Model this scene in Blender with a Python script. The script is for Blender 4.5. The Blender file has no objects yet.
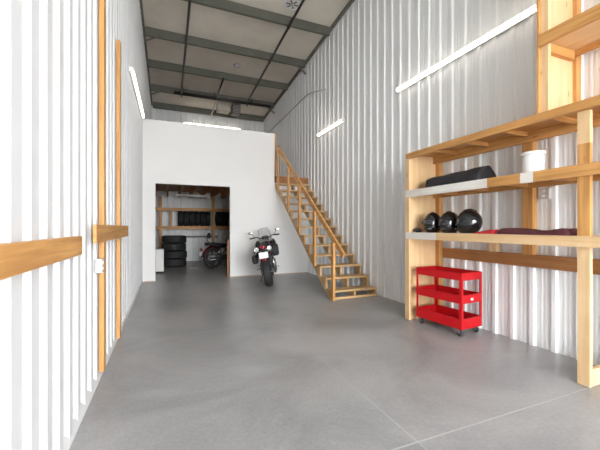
import bpy, bmesh, math, random
from mathutils import Vector, Matrix
random.seed(7)
S = bpy.context.scene
COL = S.collection
XL, XR, YB, YR = -0.564, 3.85, 8.80, 13.60      # left wall, right wall, loft partition, rear wall

# ------------------------------------------------------------------ materials
def mat(name, col, rough=0.5, metal=0.0, noise=0.0, nscale=8.0, spec=0.5, bump=0.0, bscale=60.0, emit=None, estr=0.0, alpha=1.0, coat=0.0, trans=0.0):
    m = bpy.data.materials.new(name); m.use_nodes = True
    nt = m.node_tree; b = nt.nodes['Principled BSDF']
    b.inputs['Base Color'].default_value = (*col, 1)
    b.inputs['Roughness'].default_value = rough
    b.inputs['Metallic'].default_value = metal
    b.inputs['Specular IOR Level'].default_value = spec
    b.inputs['Coat Weight'].default_value = coat
    b.inputs['Alpha'].default_value = alpha
    b.inputs['Transmission Weight'].default_value = trans
    if emit:
        b.inputs['Emission Color'].default_value = (*emit, 1)
        b.inputs['Emission Strength'].default_value = estr
    tc = nt.nodes.new('ShaderNodeTexCoord')
    if noise > 0:
        n = nt.nodes.new('ShaderNodeTexNoise'); n.inputs['Scale'].default_value = nscale; n.inputs['Detail'].default_value = 5
        nt.links.new(tc.outputs['Object'], n.inputs['Vector'])
        r = nt.nodes.new('ShaderNodeValToRGB')
        r.color_ramp.elements[0].position = 0.3; r.color_ramp.elements[1].position = 0.7
        r.color_ramp.elements[0].color = (*[c*(1-noise) for c in col], 1)
        r.color_ramp.elements[1].color = (*[min(1, c*(1+noise*0.5)) for c in col], 1)
        nt.links.new(n.outputs['Fac'], r.inputs['Fac']); nt.links.new(r.outputs['Color'], b.inputs['Base Color'])
    if bump > 0:
        n2 = nt.nodes.new('ShaderNodeTexNoise'); n2.inputs['Scale'].default_value = bscale; n2.inputs['Detail'].default_value = 3
        nt.links.new(tc.outputs['Object'], n2.inputs['Vector'])
        bp = nt.nodes.new('ShaderNodeBump'); bp.inputs['Strength'].default_value = bump; bp.inputs['Distance'].default_value = 0.01
        nt.links.new(n2.outputs['Fac'], bp.inputs['Height']); nt.links.new(bp.outputs['Normal'], b.inputs['Normal'])
    return m

def wood(name, axis, light, dark, rough=0.5):
    """softwood: grain lines stretched along one axis, soft tonal drift, a few knots"""
    m = bpy.data.materials.new(name); m.use_nodes = True
    nt = m.node_tree; b = nt.nodes['Principled BSDF']; L = nt.links
    tc = nt.nodes.new('ShaderNodeTexCoord')
    mp = nt.nodes.new('ShaderNodeMapping')
    sc = [26, 26, 26]; sc['xyz'.index(axis)] = 1.1
    mp.inputs['Scale'].default_value = sc
    L.new(tc.outputs['Object'], mp.inputs['Vector'])
    n = nt.nodes.new('ShaderNodeTexNoise'); n.inputs['Scale'].default_value = 1.0; n.inputs['Detail'].default_value = 6; n.inputs['Distortion'].default_value = 0.6
    L.new(mp.outputs['Vector'], n.inputs['Vector'])
    r = nt.nodes.new('ShaderNodeValToRGB')
    r.color_ramp.elements[0].position = 0.28; r.color_ramp.elements[1].position = 0.66
    r.color_ramp.elements[0].color = (*dark, 1); r.color_ramp.elements[1].color = (*light, 1)
    L.new(n.outputs['Fac'], r.inputs['Fac'])
    n2 = nt.nodes.new('ShaderNodeTexNoise'); n2.inputs['Scale'].default_value = 2.2; n2.inputs['Detail'].default_value = 2
    L.new(tc.outputs['Object'], n2.inputs['Vector'])
    mx = nt.nodes.new('ShaderNodeMixRGB'); mx.blend_type = 'MULTIPLY'; mx.inputs['Fac'].default_value = 0.35
    r2 = nt.nodes.new('ShaderNodeValToRGB'); r2.color_ramp.elements[0].position = .35; r2.color_ramp.elements[1].position = .65
    r2.color_ramp.elements[0].color = (.72, .66, .6, 1); r2.color_ramp.elements[1].color = (1, 1, 1, 1)
    L.new(n2.outputs['Fac'], r2.inputs['Fac'])
    L.new(r.outputs['Color'], mx.inputs['Color1']); L.new(r2.outputs['Color'], mx.inputs['Color2'])
    v = nt.nodes.new('ShaderNodeTexVoronoi'); v.inputs['Scale'].default_value = 1.0
    mp2 = nt.nodes.new('ShaderNodeMapping'); s2 = [7, 7, 7]; s2['xyz'.index(axis)] = 2.4; mp2.inputs['Scale'].default_value = s2
    L.new(tc.outputs['Object'], mp2.inputs['Vector']); L.new(mp2.outputs['Vector'], v.inputs['Vector'])
    r3 = nt.nodes.new('ShaderNodeValToRGB'); r3.color_ramp.elements[0].position = 0.02; r3.color_ramp.elements[1].position = 0.10
    r3.color_ramp.elements[0].color = (.45, .3, .2, 1); r3.color_ramp.elements[1].color = (1, 1, 1, 1)
    L.new(v.outputs['Distance'], r3.inputs['Fac'])
    mx2 = nt.nodes.new('ShaderNodeMixRGB'); mx2.blend_type = 'MULTIPLY'; mx2.inputs['Fac'].default_value = 0.8
    L.new(mx.outputs['Color'], mx2.inputs['Color1']); L.new(r3.outputs['Color'], mx2.inputs['Color2'])
    L.new(mx2.outputs['Color'], b.inputs['Base Color'])
    b.inputs['Roughness'].default_value = rough
    b.inputs['Specular IOR Level'].default_value = 0.35
    return m

OL, OD = (0.68, 0.365, 0.125), (0.44, 0.205, 0.06)        # orange fir
PL, PD = (0.79, 0.57, 0.33), (0.69, 0.455, 0.225)        # pale pine / birch ply
DL, DD = (0.42, 0.20, 0.075), (0.29, 0.125, 0.042)       # dark stained
TL, TD = (0.60, 0.40, 0.20), (0.44, 0.27, 0.12)          # stair timber
WO = {a: wood('orange_fir_' + a, a, OL, OD) for a in 'xyz'}
WP = {a: wood('pale_pine_' + a, a, PL, PD) for a in 'xyz'}
WD = {a: wood('dark_stained_' + a, a, DL, DD) for a in 'xyz'}
WT = {a: wood('stair_timber_' + a, a, TL, TD) for a in 'xyz'}
WHITISH = wood('whitish_pine', 'y', (0.82, 0.80, 0.76), (0.74, 0.70, 0.64))  # whiter tone for some stretches of the fascia boards
M_STEEL = mat('white_painted_steel', (0.65, 0.653, 0.66), 0.55, 0, 0.02, 1.5, 0.35)  # same steel as the right wall, colour darkened against too bright light
M_STEELG = mat('liner_steel', (0.83, 0.845, 0.845), 0.55, 0, 0.02, 1.2, 0.35)  # same steel again, colour raised to make the dimmer right wall brighter
M_DRYWALL = mat('painted_drywall', (0.80, 0.795, 0.785), 0.8, 0, 0.02, 1.0)
M_ROOF = mat('roof_liner', (0.74, 0.69, 0.61), 0.75, 0, 0.12, 1.3, bump=0.25, bscale=5)
M_PURLIN = mat('primer_green_grey_steel', (0.125, 0.128, 0.105), 0.5, 0, 0.15, 3)
M_TRIM = mat('dark_trim_steel', (0.16, 0.155, 0.135), 0.5)
M_PIPE = mat('dark_sprinkler_pipe', (0.018, 0.014, 0.012), 0.45)
M_WHITE = mat('white_enamel', (0.85, 0.85, 0.84), 0.35)
M_PLASTIC = mat('white_plastic', (0.88, 0.88, 0.87), 0.35)
M_GREYPL = mat('grey_plastic', (0.55, 0.54, 0.52), 0.5)
M_LED = mat('lit_diffuser', (0.9, 0.9, 0.88), 0.4, emit=(1.0, 0.90, 0.76), estr=4.8)
M_OFFDIFF = mat('unlit_diffuser', (0.75, 0.72, 0.66), 0.5)
M_RED = mat('red_powder_coat', (0.50, 0.006, 0.010), 0.38, 0, 0.04, 6, spec=0.35)
M_RUBBER = mat('black_rubber', (0.022, 0.022, 0.023), 0.65, 0, 0.1, 20)
M_BLACKGL = mat('gloss_black', (0.010, 0.010, 0.011), 0.16, coat=0.5)
M_BLACK = mat('satin_black', (0.02, 0.02, 0.021), 0.42)
M_BLACKFAB = mat('black_nylon', (0.022, 0.022, 0.026), 0.75, 0, 0.15, 40, bump=0.3, bscale=80)
M_VISOR = mat('dark_visor', (0.008, 0.008, 0.01), 0.05, coat=1.0)
M_CHROME = mat('bright_metal', (0.62, 0.62, 0.63), 0.25, 1.0)
M_GUNMETAL = mat('engine_grey', (0.16, 0.16, 0.165), 0.38, 0.8)
M_TAIL = mat('red_lens', (0.30, 0.008, 0.02), 0.15, coat=0.6)
M_PLATE = mat('licence_plate_white', (0.86, 0.86, 0.86), 0.4)
M_SCREEN = mat('smoked_screen', (0.62, 0.63, 0.64), 0.08, alpha=0.42)
M_MIRROR = mat('mirror_glass', (0.8, 0.8, 0.8), 0.04, 1.0)
M_BURG = mat('burgundy_paint', (0.10, 0.008, 0.010), 0.2, coat=0.6)
M_REDCLOTH = mat('red_cloth', (0.50, 0.02, 0.025), 0.85, 0, 0.15, 25, bump=0.3)
M_MAROON = mat('maroon_cloth', (0.085, 0.018, 0.022), 0.9, 0, 0.2, 25, bump=0.3)
M_OUTSIDE = mat('asphalt', (0.42, 0.42, 0.42), 0.9, 0, 0.1, 3)
M_CABINET = mat('cream_cabinet', (0.72, 0.71, 0.68), 0.4)

def floor_material():
    m = bpy.data.materials.new('polished_concrete'); m.use_nodes = True
    nt = m.node_tree; b = nt.nodes['Principled BSDF']; L = nt.links
    tc = nt.nodes.new('ShaderNodeTexCoord')
    a = nt.nodes.new('ShaderNodeTexNoise'); a.inputs['Scale'].default_value = 0.9; a.inputs['Detail'].default_value = 8; a.inputs['Roughness'].default_value = 0.6; a.inputs['Distortion'].default_value = 0.8
    c = nt.nodes.new('ShaderNodeTexNoise'); c.inputs['Scale'].default_value = 38; c.inputs['Detail'].default_value = 4
    for n in (a, c): L.new(tc.outputs['Object'], n.inputs['Vector'])
    r = nt.nodes.new('ShaderNodeValToRGB')
    r.color_ramp.elements[0].position = .3; r.color_ramp.elements[1].position = .72
    r.color_ramp.elements[0].color = (.235, .236, .24, 1); r.color_ramp.elements[1].color = (.42, .42, .422, 1)
    L.new(a.outputs['Fac'], r.inputs['Fac'])
    r2 = nt.nodes.new('ShaderNodeValToRGB')
    r2.color_ramp.elements[0].position = .3; r2.color_ramp.elements[1].position = .7
    r2.color_ramp.elements[0].color = (.86, .86, .86, 1); r2.color_ramp.elements[1].color = (1, 1, 1, 1)
    L.new(c.outputs['Fac'], r2.inputs['Fac'])
    mx = nt.nodes.new('ShaderNodeMixRGB'); mx.blend_type = 'MULTIPLY'; mx.inputs['Fac'].default_value = 1
    L.new(r.outputs['Color'], mx.inputs['Color1']); L.new(r2.outputs['Color'], mx.inputs['Color2'])
    L.new(mx.outputs['Color'], b.inputs['Base Color'])
    rr = nt.nodes.new('ShaderNodeMapRange'); rr.inputs['To Min'].default_value = .24; rr.inputs['To Max'].default_value = .44
    L.new(a.outputs['Fac'], rr.inputs['Value']); L.new(rr.outputs['Result'], b.inputs['Roughness'])
    b.inputs['Specular IOR Level'].default_value = .45
    bp = nt.nodes.new('ShaderNodeBump'); bp.inputs['Strength'].default_value = .05; bp.inputs['Distance'].default_value = .01
    L.new(c.outputs['Fac'], bp.inputs['Height']); L.new(bp.outputs['Normal'], b.inputs['Normal'])
    return m
M_FLOOR = floor_material()
M_JOINT = mat('joint_filler', (0.39, 0.39, 0.388), 0.6)

# ------------------------------------------------------------------ mesh builder
class MB:
    def __init__(s): s.v = []; s.f = []; s.m = []; s.sm = []
    def add(s, vs, fs, mi=0, smooth=False):
        o = len(s.v); s.v += [tuple(p) for p in vs]
        for f in fs: s.f.append([i+o for i in f]); s.m.append(mi); s.sm.append(smooth)
        return s
    def box(s, x0, x1, y0, y1, z0, z1, mi=0):
        x0, x1 = sorted((x0, x1)); y0, y1 = sorted((y0, y1)); z0, z1 = sorted((z0, z1))
        vs = [(x0,y0,z0),(x1,y0,z0),(x1,y1,z0),(x0,y1,z0),(x0,y0,z1),(x1,y0,z1),(x1,y1,z1),(x0,y1,z1)]
        return s.add(vs, [(3,2,1,0),(4,5,6,7),(0,1,5,4),(1,2,6,5),(2,3,7,6),(3,0,4,7)], mi)
    def bar(s, p0, p1, w, h, up=(0,0,1), mi=0):
        p0, p1 = Vector(p0), Vector(p1); d = (p1-p0).normalized(); up = Vector(up)
        r = d.cross(up).normalized(); u = r.cross(d).normalized()
        vs = [p + r*a*w/2 + u*b*h/2 for p in (p0, p1) for a, b in ((-1,-1),(1,-1),(1,1),(-1,1))]
        return s.add(vs, [(0,1,2,3)[::-1],(4,5,6,7),(0,1,5,4),(1,2,6,5),(2,3,7,6),(3,0,4,7)], mi)
    def tube(s, pts, r, n=10, mi=0, cap=True):
        pts = [Vector(p) for p in pts]; rs = r if isinstance(r, (list, tuple)) else [r]*len(pts)
        d0 = (pts[1]-pts[0]).normalized(); ref = Vector((0,0,1)) if abs(d0.z) < .9 else Vector((1,0,0))
        a = d0.cross(ref).normalized(); vs = []
        for i, p in enumerate(pts):
            d = (pts[min(i+1, len(pts)-1)] - pts[max(i-1, 0)]).normalized()
            a = (a - d*a.dot(d)).normalized(); b = d.cross(a)
            for k in range(n):
                t = 2*math.pi*k/n; vs.append(p + (a*math.cos(t)+b*math.sin(t))*rs[i])
        fs = [(i*n+k, i*n+(k+1)%n, (i+1)*n+(k+1)%n, (i+1)*n+k) for i in range(len(pts)-1) for k in range(n)]
        s.add(vs, fs, mi, True)
        if cap:
            o = len(s.v)-len(vs)
            s.f.append([o+k for k in range(n)][::-1]); s.m.append(mi); s.sm.append(False)
            s.f.append([o+(len(pts)-1)*n+k for k in range(n)]); s.m.append(mi); s.sm.append(False)
        return s
    def lathe(s, prof, c=(0,0,0), axis='z', n=24, mi=0, closed=False, smooth=True):
        """prof: list of (radius, offset along axis)"""
        vs = []
        for r, h in prof:
            for k in range(n):
                t = 2*math.pi*k/n; a, b = r*math.cos(t), r*math.sin(t)
                p = {'z': (a, b, h), 'x': (h, a, b), 'y': (b, h, a)}[axis]
                vs.append((p[0]+c[0], p[1]+c[1], p[2]+c[2]))
        m = len(prof); rng = range(m) if closed else range(m-1)
        fs = [(i*n+k, i*n+(k+1)%n, ((i+1) % m)*n+(k+1)%n, ((i+1) % m)*n+k) for i in rng for k in range(n)]
        return s.add(vs, fs, mi, smooth)
    def prism(s, poly, axis, a0, a1, mi=0):
        """poly: 2-D outline in the plane across the axis: x:(y,z) y:(x,z) z:(x,y)"""
        def P(p, h): return {'x': (h, p[0], p[1]), 'y': (p[0], h, p[1]), 'z': (p[0], p[1], h)}[axis]
        n = len(poly); vs = [P(p, a0) for p in poly] + [P(p, a1) for p in poly]
        fs = [tuple(range(n))[::-1], tuple(range(n, 2*n))] + [(i, (i+1) % n, n+(i+1) % n, n+i) for i in range(n)]
        return s.add(vs, fs, mi)
    def ball(s, c, r, n=16, mi=0, zmin=-1, fn=None):
        rx, ry, rz = r if isinstance(r, (tuple, list)) else (r, r, r); m = n//2+2; vs = []
        for i in range(m+1):
            ph = math.pi*i/m
            for k in range(n):
                t = 2*math.pi*k/n
                p = [math.sin(ph)*math.cos(t), math.sin(ph)*math.sin(t), max(zmin, math.cos(ph))]
                if fn: p = fn(p)
                vs.append((c[0]+rx*p[0], c[1]+ry*p[1], c[2]+rz*p[2]))
        fs = [(i*n+k, (i+1)*n+k, (i+1)*n+(k+1)%n, i*n+(k+1)%n) for i in range(m) for k in range(n)]
        return s.add(vs, fs, mi, True)
    def sheet(s, grid, mi=0, smooth=True, thick=None):
        """grid of rows of points; thick = offset vector makes it solid"""
        R, Cn = len(grid), len(grid[0]); vs = [p for row in grid for p in row]
        fs = [(i*Cn+j, i*Cn+j+1, (i+1)*Cn+j+1, (i+1)*Cn+j) for i in range(R-1) for j in range(Cn-1)]
        if thick is None: return s.add(vs, fs, mi, smooth)
        t = Vector(thick); n = len(vs); vs2 = vs + [Vector(p)+t for p in vs]
        fs2 = fs + [tuple(n+i for i in f[::-1]) for f in fs]
        ring = [(0, j) for j in range(Cn)] + [(i, Cn-1) for i in range(1, R)] + [(R-1, j) for j in range(Cn-2, -1, -1)] + [(i, 0) for i in range(R-2, 0, -1)]
        ids = [i*Cn+j for i, j in ring]
        fs2 += [(ids[k], n+ids[k], n+ids[(k+1) % len(ids)], ids[(k+1) % len(ids)]) for k in range(len(ids))]
        return s.add(vs2, fs2, mi, smooth)
    def build(s, name, mats, parent=None, origin=None, bevel=0.0, segs=2):
        mats = mats if isinstance(mats, (list, tuple)) else [mats]
        o3 = Vector((0, 0, 0))
        if origin is not None: o3 = Vector(origin)
        elif parent is not None:
            q = parent
            while q is not None: o3 += q.location; q = q.parent
        me = bpy.data.meshes.new(name)
        me.from_pydata([tuple(Vector(p)-o3) for p in s.v], [], s.f)
        for m in mats: me.materials.append(m)
        for p, mi, sm in zip(me.polygons, s.m, s.sm): p.material_index = mi; p.use_smooth = sm
        bm = bmesh.new(); bm.from_mesh(me)
        bmesh.ops.remove_doubles(bm, verts=bm.verts, dist=1e-6)
        bmesh.ops.recalc_face_normals(bm, faces=bm.faces)
        bm.to_mesh(me); bm.free()
        o = bpy.data.objects.new(name, me); COL.objects.link(o)
        if parent is not None: o.parent = parent
        elif origin is not None: o.location = origin
        if bevel > 0:
            b = o.modifiers.new('bevel', 'BEVEL'); b.width = bevel; b.segments = segs; b.limit_method = 'ANGLE'; b.angle_limit = math.radians(40)
        return o

def tag(o, label, cat, group=None, kind=None):
    o['label'] = label; o['category'] = cat
    if group: o['group'] = group
    if kind: o['kind'] = kind
    return o
def thing(name, label, cat, loc, group=None):
    o = bpy.data.objects.new(name, None); COL.objects.link(o); o.location = loc
    o.empty_display_size = .1
    return tag(o, label, cat, group)
def struct(o): o['kind'] = 'structure'; return o
def dup(root, loc, rot, label, group=None):
    r = root.copy(); COL.objects.link(r); r.location = loc; r.rotation_euler = rot; r['label'] = label
    if group: r['group'] = group
    for ch in list(root.children):
        c = ch.copy(); COL.objects.link(c); c.parent = r
        for g in list(ch.children):
            d = g.copy(); COL.objects.link(d); d.parent = c
    return r
def turn(c, a):
    """rotate points about a vertical axis through c"""
    ca, sa = math.cos(a), math.sin(a)
    return lambda p: (c[0]+(p[0])*ca-(p[1])*sa, c[1]+p[0]*sa+p[1]*ca, c[2]+p[2])

# ------------------------------------------------------------------ the setting
def roof_z(y): return 6.47 - 0.057*(y-6.3)
ROOF_FRONT = -4.6
o = MB().box(XL-.1, XR+.1, ROOF_FRONT, YR+.1, -.12, 0).build('floor', M_FLOOR); struct(o)
j = MB().box(1.452, 1.460, ROOF_FRONT, YB, 0, .0008).build('joint', M_JOINT, o)
j = MB().box(XL+.03, 1.45, 1.608, 1.616, 0, .0008).box(1.462, XR-.03, 1.608, 1.616, 0, .0008).build('joint', M_JOINT, o)
struct(MB().box(-14, 18, -26, ROOF_FRONT, -.2, -.02).build('ground', M_OUTSIDE))

def rib_wall(x, inward, y0, y1, z0, ztop, pitch, off, mtl, name, rh=.026, base=.070, top=.042, minor=.003):
    """profiled liner sheet: trapezoid major ribs with two small ribs between"""
    prof = []
    k = math.floor((y0-off)/pitch)-1
    while off + k*pitch < y1+pitch:
        c = off + k*pitch
        prof += [(c-base/2, 0), (c-top/2, rh), (c+top/2, rh), (c+base/2, 0)]
        for q in ((.40, .60) if minor else ()):
            m = c + base*0 + pitch*q
            prof += [(m-.016, 0), (m-.008, minor), (m+.008, minor), (m+.016, 0)]
        k += 1
    prof = [p for p in prof if y0 < p[0] < y1]
    prof = [(y0, 0)] + prof + [(y1, 0)]
    b = MB()
    grid = [[(x+inward*h, y, z0) for y, h in prof], [(x+inward*h, y, ztop(y)) for y, h in prof]]
    b.sheet(grid, smooth=False)
    # solid backing so the wall has its thickness
    n = 12
    for i in range(n):
        a, c = y0+(y1-y0)*i/n, y0+(y1-y0)*(i+1)/n
        X0, X1 = x-inward*.004, x-inward*.10
        vs = [(X0,a,z0),(X1,a,z0),(X1,c,z0),(X0,c,z0),(X0,a,ztop(a)),(X1,a,ztop(a)),(X1,c,ztop(c)),(X0,c,ztop(c))]
        b.add(vs, [(3,2,1,0),(4,5,6,7),(0,1,5,4),(1,2,6,5),(2,3,7,6),(3,0,4,7)])
    return struct(b.build(name, mtl))
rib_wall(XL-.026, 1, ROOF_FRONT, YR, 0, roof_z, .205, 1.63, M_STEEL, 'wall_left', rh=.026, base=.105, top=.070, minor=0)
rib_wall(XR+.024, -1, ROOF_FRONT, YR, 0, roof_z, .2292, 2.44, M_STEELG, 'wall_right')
# rear wall: ribs run up, profile along x
b = MB(); prof = []; x = XL
while x < XR:
    prof += [(x, 0), (x+.10, 0), (x+.12, .02), (x+.16, .02), (x+.18, 0)]; x += .2292
prof = [p for p in prof if p[0] < XR] + [(XR, 0)]
b.sheet([[(q, YR-h, 0) for q, h in prof], [(q, YR-h, roof_z(YR)) for q, h in prof]], smooth=False)
b.box(XL-.1, XR+.1, YR+.004, YR+.1, 0, roof_z(YR))
struct(b.build('wall_rear', M_STEELG))
# front wall round the open roll-up doorway behind the camera
DX0, DX1, DZ = XL+.06, XR-.10, 3.9
b = MB().box(XL-.1, DX0, ROOF_FRONT-.15, ROOF_FRONT, 0, 6.9).box(DX1, XR+.1, ROOF_FRONT-.15, ROOF_FRONT, 0, 6.9).box(DX0, DX1, ROOF_FRONT-.15, ROOF_FRONT, DZ, 6.9)
struct(b.build('wall_front', M_STEEL))
# roof
b = MB(); ys = [ROOF_FRONT-.15 + (YR+.25-ROOF_FRONT)*i/16 for i in range(17)]
b.sheet([[(XL-.1, y, roof_z(y)) for y in ys], [(XR+.1, y, roof_z(y)) for y in ys]], smooth=False, thick=(0, 0, .08))
struct(b.build('ceiling', M_ROOF))
for i, x in enumerate((XR-.02, XL+.02)):
    b = MB().bar((x, ROOF_FRONT, roof_z(ROOF_FRONT)-.045), (x, YR, roof_z(YR)-.045), .05, .085)
    struct(b.build('trim_%d' % (i+1), M_TRIM))
# white base angle along the foot of both side walls
struct(MB().prism([(XL-.026, 0), (XL+.012, 0), (XL+.012, .012), (XL-.015, .06), (XL-.026, .06)], 'y', ROOF_FRONT, YB).build('baseboard_left', M_STEEL))

# loft partition with doorway and stair end
DL0, DL1, DH = -0.295, 1.575, 2.45
b = MB().box(XL, DL0, YB, YB+.14, 0, 2.6).box(DL1, XR, YB, YB+.14, 0, 2.6).box(DL0, DL1, YB, YB+.14, DH, 2.6)
b.box(XL, 2.81, YB, YB+.14, 2.6, 4.0)
struct(b.build('wall_loft', M_DRYWALL))
M_BASE = mat('tan_base_strip', (0.50, 0.38, 0.24), .6)
struct(MB().box(XL+.02, DL0, YB-.014, YB, 0, .022).box(DL1, XR-.02, YB-.014, YB, 0, .022).build('baseboard_loft', M_BASE))
struct(MB().box(DL0, DL0+.016, YB+.002, YB+.138, 0, DH).box(DL1-.016, DL1, YB+.002, YB+.138, 0, DH).box(DL0+.016, DL1-.016, YB+.002, YB+.138, DH-.016, DH).build('door_1', M_DRYWALL))
lf = struct(MB().box(XL, XR, YB+.14, YR-.03, 2.74, 2.80).box(2.86, XR, YB, YB+.14, 2.6, 2.80).build('floor_loft', WD['x']))
xx = -.40
while xx < XR-.1:
    MB().box(xx-.02, xx+.02, YB+.145, YR-.04, 2.50, 2.739).build('joist', WO['y'], lf); xx += .405
# timber end post of the parapet
tag(MB().box(2.811, 2.851, YB-.005, YB+.14, 2.801, 4.0).build('end_post', WO['z'], origin=(2.83, YB+.07, 2.801)),
    'upright timber closing the right end of the white loft parapet', 'post')

# ------------------------------------------------------------------ roof steel
labs = ['green-grey steel roof purlin above the top of the photo, only its right brace showing',
        'nearest green-grey steel roof purlin crossing the view, beside the round roof vent',
        'green-grey steel roof purlin just in front of the small round detector',
        'green-grey steel roof purlin just behind the small round detector',
        'green-grey steel roof purlin with the thick dark pipe against it',
        'farthest green-grey steel roof purlin, against the rear wall']
ys5 = [7.36, 8.93, 10.44, 12.0, 13.45]
for i, y in enumerate([5.75, *ys5]):
    z = roof_z(y)-.004; h = .205
    lab = labs[i]
    r = thing('roof_purlin', lab, 'purlin', (1.6, y, z-h), 'steel purlins under the roof')
    c = [(y-.04, z), (y+.035, z), (y+.035, z-.006), (y-.034, z-.006), (y-.034, z-h+.006), (y+.029, z-h+.006), (y+.029, z-h+.025), (y+.035, z-h+.025), (y+.035, z-h), (y-.04, z-h)]
    MB().prism(c, 'x', XL+.05, XR-.05).build('beam', M_PURLIN, r)
    if i in (0, 2, 4):
        MB().bar((XR-.32, y-.05, z-h-.005), (XR-.035, y-.05, z-h-.22), .012, .05).build('brace', M_PURLIN, r)
    if i in (2, 4):
        MB().bar((XL+.38, y-.05, z-h+.02), (XL+.035, y-.05, z-h-.16), .012, .045).build('brace', M_PURLIN, r)

# sprinkler pipes
def zp(y): return roof_z(y)-.245
r = thing('sprinkler_pipe', 'long thin dark sprinkler pipe under the roof, nearer the left wall', 'pipe', (.45, 9, 5.9), 'sprinkler pipes')
MB().tube([(.44, 2.0, zp(2)), (.44, 11.80, zp(12))], .030).build('pipe_run', M_PIPE, r)
for y in (8.93, 10.44): MB().box(.41, .47, y-.035, y+.035, zp(y)-.034, zp(y)+.040).build('clamp', M_PIPE, r)
MB().tube([(.44, 11.76, zp(12)), (.44, 11.76, zp(12)-.14)], [.022, .016]).build('sprinkler_head', M_PIPE, r)
r = thing('sprinkler_pipe', 'long thin dark sprinkler pipe under the roof, nearer the right wall', 'pipe', (2.7, 9, 5.9), 'sprinkler pipes')
MB().tube([(2.70, 2.0, zp(2)), (2.70, 11.80, zp(12))], .030).build('pipe_run', M_PIPE, r)
for y in (7.36, 8.93, 10.44): MB().box(2.67, 2.73, y-.035, y+.035, zp(y)-.034, zp(y)+.040).build('clamp', M_PIPE, r)
MB().tube([(2.70, 11.76, zp(12)), (2.70, 11.76, zp(12)-.14)], [.022, .016]).build('sprinkler_head', M_PIPE, r)
r = thing('sprinkler_main', 'thick dark sprinkler main crossing the roof in front of the heater', 'pipe', (1.8, 12.12, 5.9))
MB().tube([(.20, 11.86, zp(12)+.03), (3.62, 11.86, zp(12)+.03)], .06).build('pipe_run', M_PIPE, r)
for x in (.5, 1.55, 2.9): MB().tube([(x, 11.86, zp(12)+.08), (x, 11.86, roof_z(11.86)+.01)], .012).build('hanger', M_PIPE, r)
r = thing('branch_pipe', 'short dark pipe joining the thick sprinkler main at mid roof', 'pipe', (1.62, 11.3, 5.95))
MB().tube([(1.62, 10.30, zp(10.3)), (1.62, 11.798, zp(12)+.03)], .032).build('pipe_run', M_PIPE, r)
MB().tube([(1.62, 11.92, zp(12)-.02), (1.62, 12.6, zp(12.6)-.05), (1.62, 13.3, zp(13.3)-.02)], .026).build('drop', M_GREYPL, r)
# unit heater near the rear wall
r = thing('unit_heater', 'dark square unit heater hung under the roof at the rear wall', 'heater', (2.44, 12.6, 5.70))
MB().box(2.28, 2.60, 12.45, 12.8, 5.70, 6.06).build('case', mat('heater_grey', (.10, .10, .095), .5), r, bevel=.01)
b = MB()
for k in range(6): b.bar((2.305, 12.438, 5.74+.056*k), (2.575, 12.438, 5.74+.056*k), .012, .022, up=(0, .5, 1))
b.build('louvre', M_GREYPL, r)
for x in (2.34, 2.54): MB().tube([(x, 12.62, 6.06), (x, 12.62, roof_z(12.62)+.01)], .01).build('hanger', M_PIPE, r)
tag(MB().box(1.74, 2.20, 12.45, 12.8, 5.74, 5.95).box(1.76, 2.18, 12.47, 12.78, 5.95, roof_z(12.78)+.006).build('air_duct', mat('duct_cream', (.62, .58, .50), .6), origin=(1.97, 12.6, 5.74), bevel=.006),
    'pale square duct box beside the dark heater under the roof', 'duct')
# ceiling vent / lamp disc
z = roof_z(6.9)
r = thing('ceiling_vent', 'round white roof vent with a dark grille at top of photo', 'vent', (2.62, 6.90, z))
MB().lathe([(.0, -.004), (.20, -.004), (.21, -.03), (.15, -.045), (.13, -.02), (0, -.02)], (2.62, 6.90, z), n=28).build('collar', M_WHITE, r)
MB().lathe([(0, -.05), (.05, -.05), (.055, -.03), (0, -.03)], (2.62, 6.90, z), n=20).build('hub', M_GREYPL, r)
b = MB()
for k in range(6):
    t = math.pi*k/3; b.bar((2.62+.04*math.cos(t), 6.90+.04*math.sin(t), z-.035), (2.62+.14*math.cos(t), 6.90+.14*math.sin(t), z-.035), .03, .006)
b.build('grille', M_GUNMETAL, r)
z = roof_z(9.8)
r = thing('smoke_detector', 'small round detector disc alone on the roof liner', 'detector', (1.95, 9.84, z))
MB().lathe([(0, -.002), (.10, -.002), (.10, -.03), (.07, -.05), (0, -.055)], (1.95, 9.84, z), n=24).build('case', M_GREYPL, r)
MB().lathe([(.104, -.02), (.108, -.02), (.108, -.034), (.104, -.034)], (1.95, 9.84, z), n=24, closed=True).build('ring', M_BLACK, r)
# conduit on right wall
tag(MB().tube([(XR-.0225, YR-.05, 5.22), (XR-.0225, 8.8, 5.26), (XR-.0225, 8.45, 5.2), (XR-.0225, 7.6, 4.95)], .0195).build('conduit', M_GREYPL, origin=(XR-.02, 9, 5.2)),
    'thin grey conduit running along the upper right wall above the loft', 'conduit')

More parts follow.
